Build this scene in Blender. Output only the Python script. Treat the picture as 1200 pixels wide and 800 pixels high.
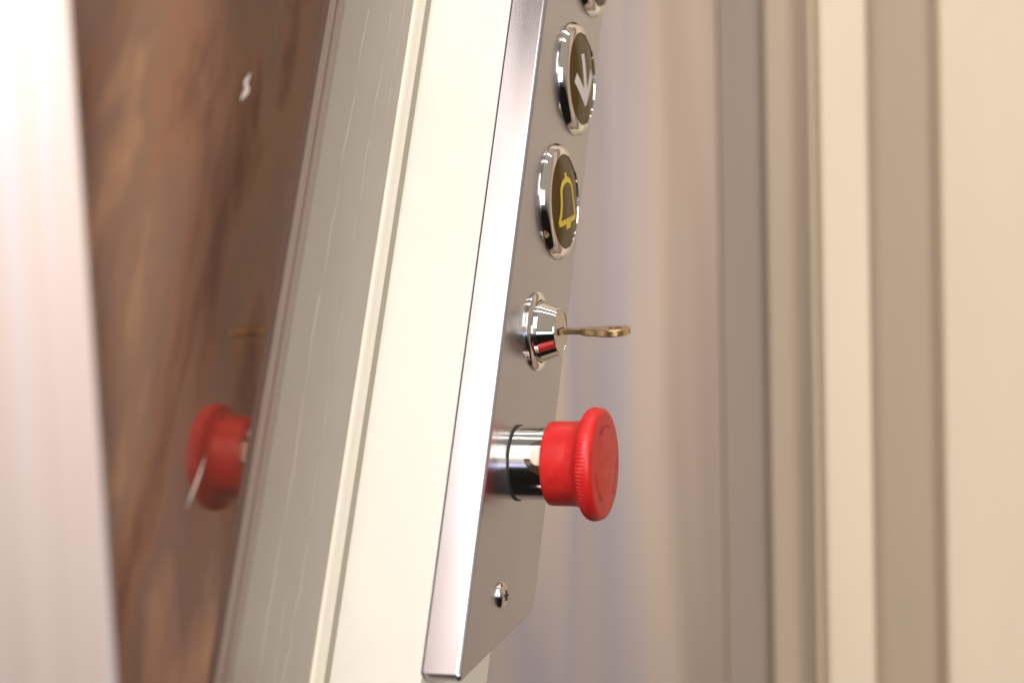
import bpy, bmesh, math, random
from mathutils import Vector, Matrix
random.seed(4)
S = bpy.context.scene
for o in list(bpy.data.objects):
    bpy.data.objects.remove(o)
COL = S.collection
R = math.radians

# ------------------------------------------------------------------ camera
EYE = Vector((0, 0, 1.2))
cd = bpy.data.cameras.new('camera'); cam = bpy.data.objects.new('camera', cd); COL.objects.link(cam)
cam.location = EYE; cam.rotation_euler = (R(90), 0, 0)
cd.lens = 75; cd.sensor_width = 36; cd.clip_start = .02; cd.clip_end = 60
cd.dof.use_dof = True; cd.dof.focus_distance = .775; cd.dof.aperture_fstop = 7
S.camera = cam

# ------------------------------------------------------------------ world: plain warm interior light, dark floor below
W = bpy.data.worlds.new('World'); S.world = W; W.use_nodes = True
nt = W.node_tree; bg = nt.nodes['Background']
tc = nt.nodes.new('ShaderNodeTexCoord'); sx = nt.nodes.new('ShaderNodeSeparateXYZ')
cr = nt.nodes.new('ShaderNodeValToRGB'); mp = nt.nodes.new('ShaderNodeMapRange')
mp.inputs[1].default_value = -1; mp.inputs[2].default_value = 1
nt.links.new(tc.outputs['Generated'], sx.inputs[0]); nt.links.new(sx.outputs['Z'], mp.inputs[0])
nt.links.new(mp.outputs[0], cr.inputs[0]); nt.links.new(cr.outputs[0], bg.inputs['Color'])
e = cr.color_ramp.elements
e[0].position = .36; e[0].color = (.012, .009, .008, 1)
e[1].position = .56; e[1].color = (.40, .345, .29, 1)
bg.inputs['Strength'].default_value = .9

# ------------------------------------------------------------------ lamps
def area(name, loc, target, sx_, sy_, power, color):
    l = bpy.data.lights.new(name, 'AREA'); l.shape = 'RECTANGLE'; l.size = sx_; l.size_y = sy_
    l.energy = power; l.color = color
    o = bpy.data.objects.new(name, l); COL.objects.link(o)
    o.location = EYE + Vector(loc)
    d = Vector(target) - Vector(loc); o.rotation_euler = d.to_track_quat('-Z', 'Y').to_euler()
    return o
area('key_light', (-.16, .11, .46), (0, .75, -.02), .42, .62, 5.2, (1, .955, .895))  # added key light for the cream face and cover; unseen source
area('ceiling_strip_lamp', (.1, .55, 1.25), (.1, .6, 0), 1.3, .03, 2.6, (1, .93, .82))
area('ceiling_strip_lamp', (.1, .98, 1.2), (.1, .8, 0), 1.3, .025, 2.2, (1, .93, .82))
area('window_lamp', (.16, -.6, -.16), (0, .75, -.05), .5, .22, .8, (.60, .68, 1))
area('near_post_fill', (-.20, .38, .20), (-.125, .5, .09), .10, .10, 2.3, (.86, .92, 1))  # small added lamp that whitens the top of the near post
area('background_fill', (.9, -1.0, .22), (.3, 1.15, 0), .8, .8, 17, (1, .89, .75))  # added fill for the background walls; unseen source

S.view_settings.view_transform = 'Standard'; S.view_settings.look = 'None'
S.view_settings.exposure = .18; S.view_settings.gamma = 1

# ------------------------------------------------------------------ materials
def mat(name, base, rough=.4, metal=0, coat=0, spec=.5, aniso=0):
    m = bpy.data.materials.new(name); m.use_nodes = True
    b = m.node_tree.nodes['Principled BSDF']
    b.inputs['Base Color'].default_value = (*base, 1); b.inputs['Roughness'].default_value = rough
    b.inputs['Metallic'].default_value = metal; b.inputs['Coat Weight'].default_value = coat
    b.inputs['Specular IOR Level'].default_value = spec; b.inputs['Anisotropic'].default_value = aniso
    return m
def noise(m, scale, detail=4, rough=.6, dist=0):
    """object-space noise with a per-axis scale; returns the factor socket"""
    n = m.node_tree
    t = n.nodes.new('ShaderNodeTexCoord'); mpn = n.nodes.new('ShaderNodeMapping')
    mpn.inputs['Scale'].default_value = scale
    no = n.nodes.new('ShaderNodeTexNoise'); no.inputs['Scale'].default_value = 1
    no.inputs['Detail'].default_value = detail; no.inputs['Roughness'].default_value = rough
    no.inputs['Distortion'].default_value = dist
    n.links.new(t.outputs['Object'], mpn.inputs[0]); n.links.new(mpn.outputs[0], no.inputs[0])
    return no.outputs[0]
def ramp(m, fac, stops):
    n = m.node_tree; r = n.nodes.new('ShaderNodeValToRGB'); el = r.color_ramp.elements
    while len(el) < len(stops): el.new(.5)
    for q, (p, c) in zip(el, stops): q.position = p; q.color = (*c, 1)
    n.links.new(fac, r.inputs[0]); return r.outputs[0]
def to(m, sock, name):
    m.node_tree.links.new(sock, m.node_tree.nodes['Principled BSDF'].inputs[name])
def bump(m, fac, strength, dist):
    n = m.node_tree; b = n.nodes.new('ShaderNodeBump')
    b.inputs['Strength'].default_value = strength; b.inputs['Distance'].default_value = dist
    n.links.new(fac, b.inputs['Height']); to(m, b.outputs[0], 'Normal')
def rr(m, fac, lo, hi):
    n = m.node_tree; q = n.nodes.new('ShaderNodeMapRange')
    q.inputs[3].default_value = lo; q.inputs[4].default_value = hi
    n.links.new(fac, q.inputs[0]); to(m, q.outputs[0], 'Roughness')

M = {}
M['plate'] = mat('brushed_steel', (.58, .55, .53), .2, 1, aniso=.6)
_n = M['plate'].node_tree; _v = _n.nodes.new('ShaderNodeVectorTransform'); _v.vector_type = 'VECTOR'
_v.convert_from = 'OBJECT'; _v.convert_to = 'WORLD'; _v.inputs[0].default_value = (.707, 0, .707)   # grain runs along the cover
_n.links.new(_v.outputs[0], _n.nodes['Principled BSDF'].inputs['Tangent'])
f_ = noise(M['plate'], (2600, 30, 2600), 2); _m = _n.nodes.new('ShaderNodeMath'); _m.operation = 'MULTIPLY_ADD'; _m.inputs[1].default_value = .7
_n.links.new(noise(M['plate'], (28, 22, 28), 5, .6, .5), _m.inputs[0]); _n.links.new(f_, _m.inputs[2])   # smears and finger marks
rr(M['plate'], _m.outputs[0], .21, .27)
to(M['plate'], ramp(M['plate'], noise(M['plate'], (50, 30, 50), 5), [(.3, (.54, .545, .595)), (.7, (.58, .58, .625))]), 'Base Color')
M['chrome'] = mat('chrome', (.80, .79, .77), .045, 1)
M['lock_chrome'] = mat('lock_chrome', (.78, .77, .76), .07, 1)
M['lock_face'] = mat('lock_face', (.66, .63, .57), .3, 1)
M['cream'] = mat('cream_paint', (.86, .845, .80), .38)
to(M['cream'], ramp(M['cream'], noise(M['cream'], (14, 9, 14), 6, .65), [(.30, (.80, .785, .74)), (.5, (.86, .845, .80)), (.7, (.87, .855, .815))]), 'Base Color')
bump(M['cream'], noise(M['cream'], (900, 900, 900), 2), .08, .0004)
M['red'] = mat('red_plastic', (.72, .022, .022), .36, 0, 0, .45)
to(M['red'], ramp(M['red'], noise(M['red'], (160, 160, 160), 6, .7), [(.38, (.54, .013, .014)), (.55, (.62, .018, .017)), (.72, (.63, .036, .030))]), 'Base Color')
rr(M['red'], noise(M['red'], (230, 230, 230), 5, .7), .28, .50)
bump(M['red'], noise(M['red'], (1500, 1500, 1500), 2), .05, .0003)
M['red_dark'] = mat('engraved_red', (.40, .012, .015), .5)
M['ivory'] = mat('ivory_reflection', (.80, .72, .62), .35)
M['black'] = mat('matt_black', (.02, .018, .017), .6)
M['lens'] = mat('smoked_lens', (.080, .045, .006), .14, 0, 0, .28)
M['lens'].node_tree.nodes['Principled BSDF'].inputs['IOR'].default_value = 1.24
M['symbol_white'] = mat('white_print', (.72, .70, .70), .45)
M['symbol_yellow'] = mat('yellow_print', (.76, .58, .03), .4)
M['brass'] = mat('worn_brass', (.62, .40, .22), .26, 1)
to(M['brass'], ramp(M['brass'], noise(M['brass'], (220, 220, 220), 4), [(.35, (.56, .37, .17)), (.65, (.80, .60, .33))]), 'Base Color')
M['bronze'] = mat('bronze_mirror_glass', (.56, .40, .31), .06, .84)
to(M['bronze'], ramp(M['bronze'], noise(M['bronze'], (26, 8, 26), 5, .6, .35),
   [(.33, (.20, .105, .078)), (.44, (.36, .215, .15)), (.53, (.29, .205, .175)), (.63, (.50, .33, .225))]), 'Base Color')  # cloudy haze plus blurred reflections put into the glass colour
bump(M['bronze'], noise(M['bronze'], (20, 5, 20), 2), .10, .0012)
M['profile'] = mat('satin_profile', (.37, .33, .30), .34, .35)
rr(M['profile'], noise(M['profile'], (120, 10, 120), 3), .30, .38)
M['painted_glint'] = mat('glint_paint', (.82, .79, .76), .5)
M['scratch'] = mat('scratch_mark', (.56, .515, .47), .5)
M['bead'] = mat('white_sealant', (.84, .80, .72), .4)
M['khaki'] = mat('khaki_groove_shade', (.38, .355, .30), .6)  # shade of the groove beside the post put into the colour
M['seal'] = mat('tan_seal', (.30, .23, .19), .35, .3)
M['brown_seal'] = mat('brown_seal', (.13, .060, .045), .4, 0, 0, .2)
M['near'] = mat('brushed_near_post', (.66, .58, .55), .42, .4)
rr(M['near'], noise(M['near'], (60, 2, 60), 3), .36, .5)
to(M['near'], ramp(M['near'], noise(M['near'], (70, 1.5, 70), 3), [(.35, (.27, .215, .19)), (.5, (.305, .245, .22)), (.62, (.295, .26, .275))]), 'Base Color')
M['wall_steel'] = mat('streaked_steel_wall', (.60, .53, .49), .42, .25)
to(M['wall_steel'], ramp(M['wall_steel'], noise(M['wall_steel'], (10, 1, .6), 3, .5, .25),
   [(.32, (.25, .185, .15)), (.43, (.50, .40, .33)), (.50, (.40, .35, .375)), (.59, (.64, .485, .37)), (.72, (.43, .355, .31))]), 'Base Color')  # lavender and pinkish streaks paint reflected highlights into the steel
bump(M['wall_steel'], noise(M['wall_steel'], (11, 1, .5), 1.5), .4, .012)
M['shade_taupe'] = mat('shade_taupe_paint', (.36, .29, .25), .5)  # darker version of the jamb paint, shade put into the colour
M['jamb'] = mat('greige_paint', (.52, .42, .335), .5)
M['trim'] = mat('cream_trim', (.82, .715, .565), .5)
M['taupe'] = mat('taupe_paint', (.44, .36, .275), .55)
M['beige'] = mat('beige_wall', (.77, .665, .53), .7)
for k in ('shade_taupe', 'jamb', 'trim', 'taupe', 'beige'):
    m = M[k]; c = m.node_tree.nodes['Principled BSDF'].inputs['Base Color'].default_value[:3]
    to(m, ramp(m, noise(m, (9, 9, 2.5), 4), [(.3, tuple(v * .95 for v in c)), (.7, tuple(min(1, v * 1.04) for v in c))]), 'Base Color')
M['dark_reflector'] = mat('dark_reflector_paint', (.28, .21, .165), .5)
M['wood'] = mat('brown_wood', (.22, .13, .09), .5)
to(M['wood'], ramp(M['wood'], noise(M['wood'], (14, 14, 2.4), 1.5, .45, 0),
   [(.34, (.24, .17, .155)), (.48, (.50, .375, .34)), (.62, (.84, .65, .50))]), 'Base Color')

# ------------------------------------------------------------------ frames and helpers
n_ = Vector((.95, -.3122, 0)).normalized()
u_ = Vector((.126, .126 * n_.x / -n_.y, 1)).normalized()
w_ = u_.cross(n_)
ORG = EYE + Vector((-.0006, .75, -.0423))
ROT = Matrix((w_, u_, n_)).transposed().to_4x4()          # local x across the cover, y up along it, z out of it
def panel_frame(a=0, b=0, l=0):
    return Matrix.Translation(ORG + w_ * a * .001 + u_ * b * .001 + n_ * l * .001) @ ROT
def put(name, bm, material, parent=None, mw=None, smooth=40):
    me = bpy.data.meshes.new(name); bmesh.ops.recalc_face_normals(bm, faces=bm.faces)
    bm.to_mesh(me); bm.free(); me.materials.append(material)
    if smooth:
        for p in me.polygons: p.use_smooth = True
        me.set_sharp_from_angle(angle=R(smooth))
    o = bpy.data.objects.new(name, me); COL.objects.link(o)
    if smooth and len(me.polygons) < 4000:
        wn = o.modifiers.new('weighted_normals', 'WEIGHTED_NORMAL'); wn.keep_sharp = True; wn.weight = 100
    if parent: o.parent = parent
    if mw is not None:
        if parent: o.matrix_local = mw
        else: o.matrix_world = mw
    return o
def empty(name, mw=None, parent=None):
    o = bpy.data.objects.new(name, None); COL.objects.link(o); o.empty_display_size = .01
    if parent: o.parent = parent
    if mw is not None:
        if parent: o.matrix_local = mw
        else: o.matrix_world = mw
    return o
def tag(o, label=None, cat=None, group=None, kind=None):
    for k, v in (('label', label), ('category', cat), ('group', group), ('kind', kind)):
        if v: o[k] = v
    return o
MM = .001
def T(x, y, z): return Matrix.Translation((x * MM, y * MM, z * MM))
def lathe(prof, seg=96, close=True, ridge=None):
    """prof: (radius, height) in mm, revolved about local z"""
    bm = bmesh.new(); rings = []
    for i, (r, h) in enumerate(prof):
        if r < 1e-6: rings.append([bm.verts.new((0, 0, h * MM))]); continue
        ring = []
        for k in range(seg):
            a = 2 * math.pi * k / seg
            q = r + (ridge(i, k) if ridge else 0)
            ring.append(bm.verts.new((q * MM * math.cos(a), q * MM * math.sin(a), h * MM)))
        rings.append(ring)
    for A, B in zip(rings, rings[1:]):
        if len(A) == 1 and len(B) == 1: continue
        for k in range(seg):
            j = (k + 1) % seg
            if len(A) == 1: bm.faces.new((A[0], B[k], B[j]))
            elif len(B) == 1: bm.faces.new((A[k], B[0], A[j]))
            else: bm.faces.new((A[k], B[k], B[j], A[j]))
    return bm
def arc(cx, cy, r, a0, a1, n):
    return [(cx + r * math.cos(R(a0 + (a1 - a0) * i / n)), cy + r * math.sin(R(a0 + (a1 - a0) * i / n))) for i in range(n + 1)]
def rounded(pts, rad, n=6):
    """round every corner of a polygon; rad one number or a list"""
    out = []; N = len(pts)
    for i, p in enumerate(pts):
        r = rad[i] if isinstance(rad, (list, tuple)) else rad
        p = Vector(p); a = (Vector(pts[i - 1]) - p); b = (Vector(pts[(i + 1) % N]) - p)
        if r <= 0: out.append(tuple(p)); continue
        ang = a.angle(b); d = r / math.tan(ang / 2)
        A = p + a.normalized() * d; B = p + b.normalized() * d
        c = p + (a.normalized() + b.normalized()).normalized() * (r / math.sin(ang / 2))
        va = A - c; vb = B - c; tot = va.angle_signed(vb)
        for k in range(n + 1):
            v = va.copy(); v.rotate(Matrix.Rotation(-tot * k / n, 2)); out.append(tuple(c + v))
    return out
def prism(pts, h0, h1, bev=0, seg=3):
    """polygon in mm (x,y) between heights h0 and h1 (mm), optionally with its upper rim rounded"""
    bm = bmesh.new()
    lo = [bm.verts.new((x * MM, y * MM, h0 * MM)) for x, y in pts]
    hi = [bm.verts.new((x * MM, y * MM, h1 * MM)) for x, y in pts]
    bm.faces.new(lo); top = bm.faces.new(hi); N = len(pts)
    for i in range(N): bm.faces.new((lo[i], lo[(i + 1) % N], hi[(i + 1) % N], hi[i]))
    bmesh.ops.recalc_face_normals(bm, faces=bm.faces)
    if bev:
        low = [ed for ed in bm.edges if all(abs(v.co.z - h0 * MM) < 1e-7 for v in ed.verts)]
        bmesh.ops.bevel(bm, geom=[ed for ed in low if all(v.co.y < -.0815 for v in ed.verts)], offset=2.2 * MM, segments=4, affect='EDGES', profile=.5)
        top_e = [ed for ed in bm.edges if all(abs(v.co.z - h1 * MM) < 1e-7 for v in ed.verts)]
        bmesh.ops.bevel(bm, geom=top_e, offset=bev * MM, segments=seg, affect='EDGES', profile=.5)
    return bm
def box(x0, x1, y0, y1, z0, z1, bev=0, seg=3):
    bm = bmesh.new(); bmesh.ops.create_cube(bm, size=1)
    for v in bm.verts:
        v.co = Vector(((x0 if v.co.x < 0 else x1) * MM, (y0 if v.co.y < 0 else y1) * MM, (z0 if v.co.z < 0 else z1) * MM))
    if bev: bmesh.ops.bevel(bm, geom=list(bm.edges), offset=bev * MM, segments=seg, affect='EDGES', profile=.5)
    return bm
def extrude_profile(pts, y0, y1):
    """closed profile in mm (x,z) swept along local y"""
    bm = bmesh.new()
    a = [bm.verts.new((x * MM, y0 * MM, z * MM)) for x, z in pts]; b = [bm.verts.new((x * MM, y1 * MM, z * MM)) for x, z in pts]
    bm.faces.new(a); bm.faces.new(b); N = len(pts)
    for i in range(N): bm.faces.new((a[i], a[(i + 1) % N], b[(i + 1) % N], b[i]))
    return bm
def ribbon(pts, width, hfun, thick=.12):
    """flat printed stroke: centre line in mm, height above the local plane from hfun(x,y)"""
    bm = bmesh.new(); L = []
    dense = []
    for p, q in zip(pts, pts[1:]):
        p = Vector(p); q = Vector(q); k = max(1, int((q - p).length / .8))
        dense += [p.lerp(q, i / k) for i in range(k)]
    dense.append(Vector(pts[-1])); N = len(dense)
    for i, p in enumerate(dense):
        d = (dense[min(i + 1, N - 1)] - dense[max(i - 1, 0)]).normalized(); nn = Vector((-d.y, d.x))
        wd = width(i / max(1, N - 1)) if callable(width) else width
        row = []
        for s in (-1, -.33, .33, 1):
            c = p + nn * s * wd / 2; row.append(bm.verts.new((c.x * MM, c.y * MM, (hfun(c.x, c.y) + thick) * MM)))
        L.append(row)
    for A, B in zip(L, L[1:]):
        for k in range(3): bm.faces.new((A[k], A[k + 1], B[k + 1], B[k]))
    return bm

# ------------------------------------------------------------------ background: walls and door frame, vertical
def bg_frame():
    return Matrix.Translation(EYE) @ Matrix.Rotation(R(-.9), 4, 'Y')
def slab(px0, px1, d, thick, bev=2):
    """upright slab whose front spans picture columns px0..px1 at distance d (m)"""
    x0 = (px0 - 600) / 2500 * d * 1000; x1 = (px1 - 600) / 2500 * d * 1000
    return box(x0, x1, d * 1000, d * 1000 + thick, -1150, 1150, bev)
B0 = bg_frame()
t = put('steel_wall', box(-190, 117, 1190, 1230, -1150, 1150, 1), M['wall_steel'], None, B0)
tag(t, 'blurred streaky brushed steel wall behind the control panel', 'wall')
d0 = empty('door_frame', B0)
tag(d0, 'blurred door frame of shade-darkened taupe, greige and cream uprights', 'door frame')
put('rebate', slab(846, 904, 1.193, 38, .8), M['shade_taupe'], d0, Matrix())
put('jamb', slab(901, 956, 1.184, 48, 1.5), M['jamb'], d0, Matrix())
put('bead', slab(953.5, 958.5, 1.163, 6, 1.5), M['trim'], d0, Matrix())
put('shade_gap_strip', slab(957, 969, 1.20, 20), M['shade_taupe'], d0, Matrix())
put('architrave', slab(964, 1022, 1.16, 50, 3), M['trim'], d0, Matrix())
put('cover_strip', slab(1019, 1108, 1.185, 40), M['taupe'], d0, Matrix())
t = put('beige_wall', slab(1106, 1330, 1.17, 60, 3), M['beige'], None, B0)
tag(t, 'pale beige blurred wall at the right edge', 'wall')
t = empty('wood_wall', B0)
tag(t, 'brown streaked wood wall reflected in the bronze glass', 'wall')
put('panel', box(432, 1500, 1175, 1215, -1150, 1150, 2), M['wood'], t, Matrix())
put('reflection_board', box(343, 429, 1165, 1215, -1150, 1150, 3), M['dark_reflector'], t, Matrix())  # unseen board added so its reflection darkens the glass edge

# ------------------------------------------------------------------ near steel post at the left
dn = .5
Nf = Matrix.Translation(EYE + Vector(((111 - 600) / 2500 * dn, dn, 0))) @ Matrix.Rotation(R(-3.95), 4, 'Y') @ Matrix.Rotation(R(15), 4, 'Z')
Nf = Nf @ Matrix.Rotation(R(90), 4, 'X')     # local x right, y up, z to the camera
t = put('near_post', box(-75, 0, -500, 500, -10, 0, 1), M['near'], None, Nf)
tag(t, 'out of focus pale steel post glaring white at left edge', 'post')

# ------------------------------------------------------------------ glazed side wall (in the panel's frame)
PF = panel_frame()
g = empty('glass_panel', PF)
tag(g, 'bronze mirror glass panel reflecting the red button, in tan seals', 'glass panel')
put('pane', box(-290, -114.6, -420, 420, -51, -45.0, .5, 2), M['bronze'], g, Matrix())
put('seal', box(-114.4, -110.4, -420, 420, -50, -45.2, .3, 2), M['brown_seal'], g, Matrix())
put('seal', box(-108.2, -103.6, -420, 420, -50, -45.4, .3, 2), M['seal'], g, Matrix())
put('seal', box(-101.6, -97.4, -420, 420, -50, -45.7, .3, 2), M['seal'], g, Matrix())
put('gap', box(-109.7, -95.2, -420, 420, -50, -47.2), M['black'], g, Matrix())
def flat(h): return lambda x, y: h
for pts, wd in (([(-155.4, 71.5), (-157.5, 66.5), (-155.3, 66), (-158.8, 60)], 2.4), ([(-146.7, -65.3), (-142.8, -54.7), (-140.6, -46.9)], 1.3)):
    put('painted_glint', ribbon(pts, lambda q, k=wd: k * math.sin(math.pi * min(1, max(.05, q))), flat(-45.0), .05), M['painted_glint'], g, Matrix())  # highlight glints drawn as pale ribbons on the glass

f0 = empty('side_frame', PF)
tag(f0, 'scuffed satin grey metal frame strip between glass and white post', 'frame')
put('strip', box(-96.0, -39.2, -420, 420, -52, -46, .6, 2), M['profile'], f0, Matrix())
put('bead', extrude_profile(rounded([(-39, -52), (-39, -45.0), (-35.2, -44.2), (-35.2, -52)], [0, 1.2, 1.2, 0]), -420, 420), M['bead'], f0, Matrix())
put('bead', extrude_profile(rounded([(-35.0, -52), (-35.0, -44.8), (-30.2, -44.4), (-30.2, -52)], [0, 1.2, 1.2, 0]), -420, 420), M['bead'], f0, Matrix())
put('groove_shade', box(-30.1, -22.5, -420, 420, -52, -46.2), M['khaki'], f0, Matrix())
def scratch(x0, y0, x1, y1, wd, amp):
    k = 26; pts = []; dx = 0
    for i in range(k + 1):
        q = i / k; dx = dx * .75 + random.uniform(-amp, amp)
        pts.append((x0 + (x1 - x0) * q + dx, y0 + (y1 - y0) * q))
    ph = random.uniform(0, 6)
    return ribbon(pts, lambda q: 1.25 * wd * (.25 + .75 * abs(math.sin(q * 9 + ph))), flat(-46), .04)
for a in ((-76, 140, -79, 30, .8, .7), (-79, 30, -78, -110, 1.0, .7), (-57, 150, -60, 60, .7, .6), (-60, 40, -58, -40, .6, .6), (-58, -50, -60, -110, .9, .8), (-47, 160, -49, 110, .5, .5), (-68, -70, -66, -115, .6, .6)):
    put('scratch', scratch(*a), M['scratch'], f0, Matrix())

# ------------------------------------------------------------------ white post
t = put('white_post', box(-22.4, 44.6, -420, 420, -60, -13.9, .8, 3), M['cream'], None, PF)
tag(t, 'cream white painted post carrying the steel control panel', 'post')

# ------------------------------------------------------------------ control panel
cp = empty('control_panel', PF)
tag(cp, 'brushed steel lift control panel with buttons, key switch and red emergency stop', 'control panel')
outline = [(-23.4, 420), (-23.4, -84), (-20, -83.2), (46.8, -41), (46.8, 420)]
cover = prism(rounded(outline, [0, 2.0, 3, 9, 0], 8), -13.2, 0, 1.6, 4)
put('cover', cover, M['plate'], cp, Matrix(), 30)
put('gap_shade', prism([(-22.9, 419), (-22.9, -82), (-20, -81), (45, -40), (45, 419)], -13.9, -13.2), M['black'], cp, Matrix())  # black filler that paints the shadow gap under the cover

def dome(x, y, r=17.4, h0=3.0, h=1.3):
    q = min(1, (x * x + y * y) / (r * r)); return h0 + h * (1 - q)
bezel_prof = [(21.2, -.2), (21.9, .1), (22.0, .6), (21.8, 1.0), (21.0, 2.1), (20.6, 2.55), (20.1, 2.85), (19.4, 3.1), (18.5, 3.35), (18.0, 3.4), (17.65, 3.2), (17.5, 2.7), (17.5, 1.2)]
lens_prof = [(17.3, 1.4)] + [(r, dome(r, 0)) for r in (17.3, 16.5, 15, 13, 11, 8.5, 6, 3)] + [(0, dome(0, 0))]
TURN = R(34)                       # the round buttons sit turned in the sloping cover
def spin(x, y): return (x * math.cos(TURN) - y * math.sin(TURN), x * math.sin(TURN) + y * math.cos(TURN))
def button(a, b, symbols, label):
    p = empty('push_button', T(a, b, 0), cp); p['label'] = label
    put('bezel', lathe(bezel_prof, 120), M['chrome'], p, Matrix(), 35)
    put('gap_ring', lathe([(17.5, 1.2), (17.5, 3.0), (17.3, 3.0), (17.3, 1.2)], 80), M['black'], p, Matrix())
    put('lens', lathe(lens_prof, 96), M['lens'], p, Matrix(), 60)
    for nm, strokes, m in symbols:
        bm = bmesh.new()
        for k, (pts, wd) in enumerate(strokes):
            s = ribbon([spin(*q) for q in pts], wd, dome, .08 + .012 * k); me = bpy.data.meshes.new('tmp'); s.to_mesh(me); s.free(); bm.from_mesh(me); bpy.data.meshes.remove(me)
        put(nm, bm, m, p, Matrix())
    return p
arrow = [('arrow_symbol', [([(0, 9.5), (0, -7.4)], 4.0), ([(-11, 1.6), (0, -8.6), (11, 1.6)], 4.4)], M['symbol_white'])]
bell_body = [(-10.6, -7.2), (-8.6, -3.8), (-7.5, 0), (-7.0, 3.6)] + [(7.0 * math.cos(R(a)), 3.8 + 4.4 * math.sin(R(a))) for a in range(170, 5, -15)] + [(7.0, 3.6), (7.5, 0), (8.6, -3.8), (10.6, -7.2), (-10.6, -7.2)]
bell = [('bell_symbol', [(bell_body, 2.1), ([(0, 8.6), (0, 10.8)], 2.4), ([(-3.0, -9.0), (3.0, -9.0)], 2.4)], M['symbol_yellow'])]
up = [('arrow_symbol', [([(0, -10), (0, 7.4)], 4.2), ([(-11, -.8), (0, 9.2), (11, -.8)], 4.4)], M['symbol_white'])]
button(19.6, 162.8, arrow, 'chrome push button with white down arrow')
button(16.6, 109.0, bell, 'chrome push button with yellow bell symbol')
button(22.5, 217, up, 'chrome push button cut off by the top of the picture')

# key switch
ks = empty('key_switch', T(11.9, 54.4, 0), cp)
put('escutcheon', lathe([(13.9, -.2), (14.6, .1), (14.6, .8), (14.1, 1.3), (12.6, 1.7), (11.6, 1.75), (11.3, 1.4), (11.2, .5)], 96), M['lock_chrome'], ks, Matrix(), 35)
put('barrel', lathe([(11.1, .4), (11.1, 2.8), (10.9, 3.2), (8.7, 8.6), (8.35, 9.0), (8.1, 9.05), (7.95, 8.8)], 96), M['chrome'], ks, Matrix(), 30)
put('plug', lathe([(7.9, 7.8), (7.9, 8.75), (7.7, 8.95), (0, 8.95)], 64), M['lock_face'], ks, Matrix(), 30)
KA = R(29)
put('keyway', box(-4.2, 4.2, -1.2, 1.2, 8.9, 9.15, .1, 1), M['black'], ks, Matrix.Rotation(KA, 4, 'Z'))

# emergency stop
es = empty('emergency_stop_button', T(9.3, 2.9, 0), cp)
put('base_ring', lathe([(13.6, -.2), (13.6, .5), (12.6, .5)], 96), M['black'], es, Matrix())
put('collar', lathe([(12.9, .3), (13.15, .6), (13.15, 12.6), (12.4, 12.6)], 128), M['chrome'], es, Matrix(), 30)
put('collar_reflection', lathe([(3.4, 0), (3.2, .25), (2.2, .55), (0, .7)], 40), M['ivory'], es,  # pale disc modelled in place of a bright reflection in the chrome
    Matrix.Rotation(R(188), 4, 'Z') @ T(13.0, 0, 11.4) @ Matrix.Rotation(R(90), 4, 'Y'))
head = [(12.0, 12.0), (14.3, 12.0), (14.8, 12.3), (15.0, 13.0), (15.0, 20.6), (15.2, 21.9), (15.9, 23.2), (17.0, 24.2), (18.3, 25.0), (18.9, 25.35),
        (19.3, 25.8), (19.65, 26.5), (19.85, 27.6), (19.9, 28.6), (19.8, 29.5), (19.4, 30.3), (18.8, 30.8), (18.1, 31.08), (17.2, 31.18), (16.5, 31.2), (12, 31.5), (6, 31.75), (0, 31.8)]
head = [(r, h + (.8 if h > 21 else 0)) for r, h in head]
def teeth(i, k):
    if 8 <= i <= 12: return (.22, .05, -.22, .05)[k % 4]
    return 0
put('head', lathe(head, 360, ridge=teeth), M['red'], es, Matrix(), 50)
def front(x, y):
    r = math.hypot(x, y); return .8 + 31.5 + (31.2 - 31.5) * (r - 12) / 4.5 if r > 12 else 32.55 - .25 * max(0, r - 6) / 6
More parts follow.
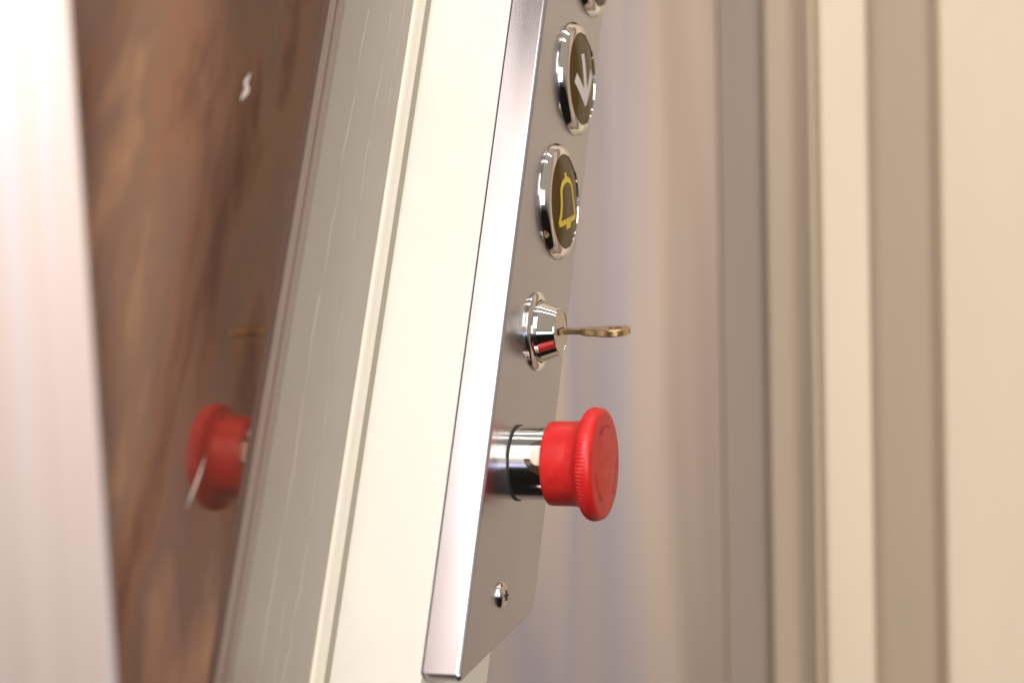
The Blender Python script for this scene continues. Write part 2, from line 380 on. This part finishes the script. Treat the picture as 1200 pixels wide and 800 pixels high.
for a0 in (-150, -30, 90):
    pts = arc(0, 0, 13.4, a0, a0 + 62, 18)
    put('release_arrow', ribbon(pts, lambda q: .9 if q < .72 else 3.4 * (1 - q) / .28 + .1, front, .04), M['red_dark'], es, Matrix())

# cover screw
sc = empty('screw', T(7.4, -46.2, 0), cp)
put('screw_head', lathe([(4.5, -.1), (4.6, .3), (4.4, .9), (3.8, 1.35), (2.7, 1.75), (1.6, 1.95), (0, 2.0)], 48), M['lock_chrome'], sc, Matrix(), 50)
for k in (0, 1):
    put('cross_slot', box(-1.9, 1.9, -.42, .42, 1.5, 2.3 + .02 * k, .1, 1), M['black'], sc, Matrix.Rotation(R(20 + 90 * k), 4, 'Z'))

# ------------------------------------------------------------------ brass key standing in the lock
K = panel_frame(11.9, 54.4, 9) @ Matrix.Rotation(KA, 4, 'Z')
key = empty('brass_key', K)
tag(key, 'small worn brass key sticking straight out of the lock', 'key')
KX = Matrix.Rotation(R(90), 4, 'X')          # outline x = across, y = out of the lock
bl = prism(rounded([(-3.1, -6), (3.1, -6), (3.1, 9.5), (-3.1, 9.5)], .4, 2), -.9, .9, .25, 2)
put('blade', bl, M['brass'], key, KX)
bow = []
for i in range(96):
    a = 2 * math.pi * i / 96
    r = 8.3 + 1.15 * math.cos(3 * a + math.pi / 2 + math.pi)
    bow.append((r * math.cos(a) * .95, 17.6 + r * math.sin(a) * 1.08))
bm = bmesh.new(); N = len(bow)
hole = arc(0, 20.6, 2.6, 0, 360, 96)[:-1]
rings = []
for z, s in ((-1.25, .96), (-.9, 1), (.9, 1), (1.25, .96)):
    rings.append([bm.verts.new((x * s * MM, (17.6 + (y - 17.6) * s) * MM, z * MM)) for x, y in bow])
h0 = [bm.verts.new((x * MM, y * MM, -1.25 * MM)) for x, y in hole]; h1 = [bm.verts.new((x * MM, y * MM, 1.25 * MM)) for x, y in hole]
rings = [h0] + rings + [h1]
for A, B in zip(rings, rings[1:] + rings[:1]):
    for i in range(N): bm.faces.new((A[i], A[(i + 1) % N], B[(i + 1) % N], B[i]))
put('bow', bm, M['brass'], key, KX, 35)
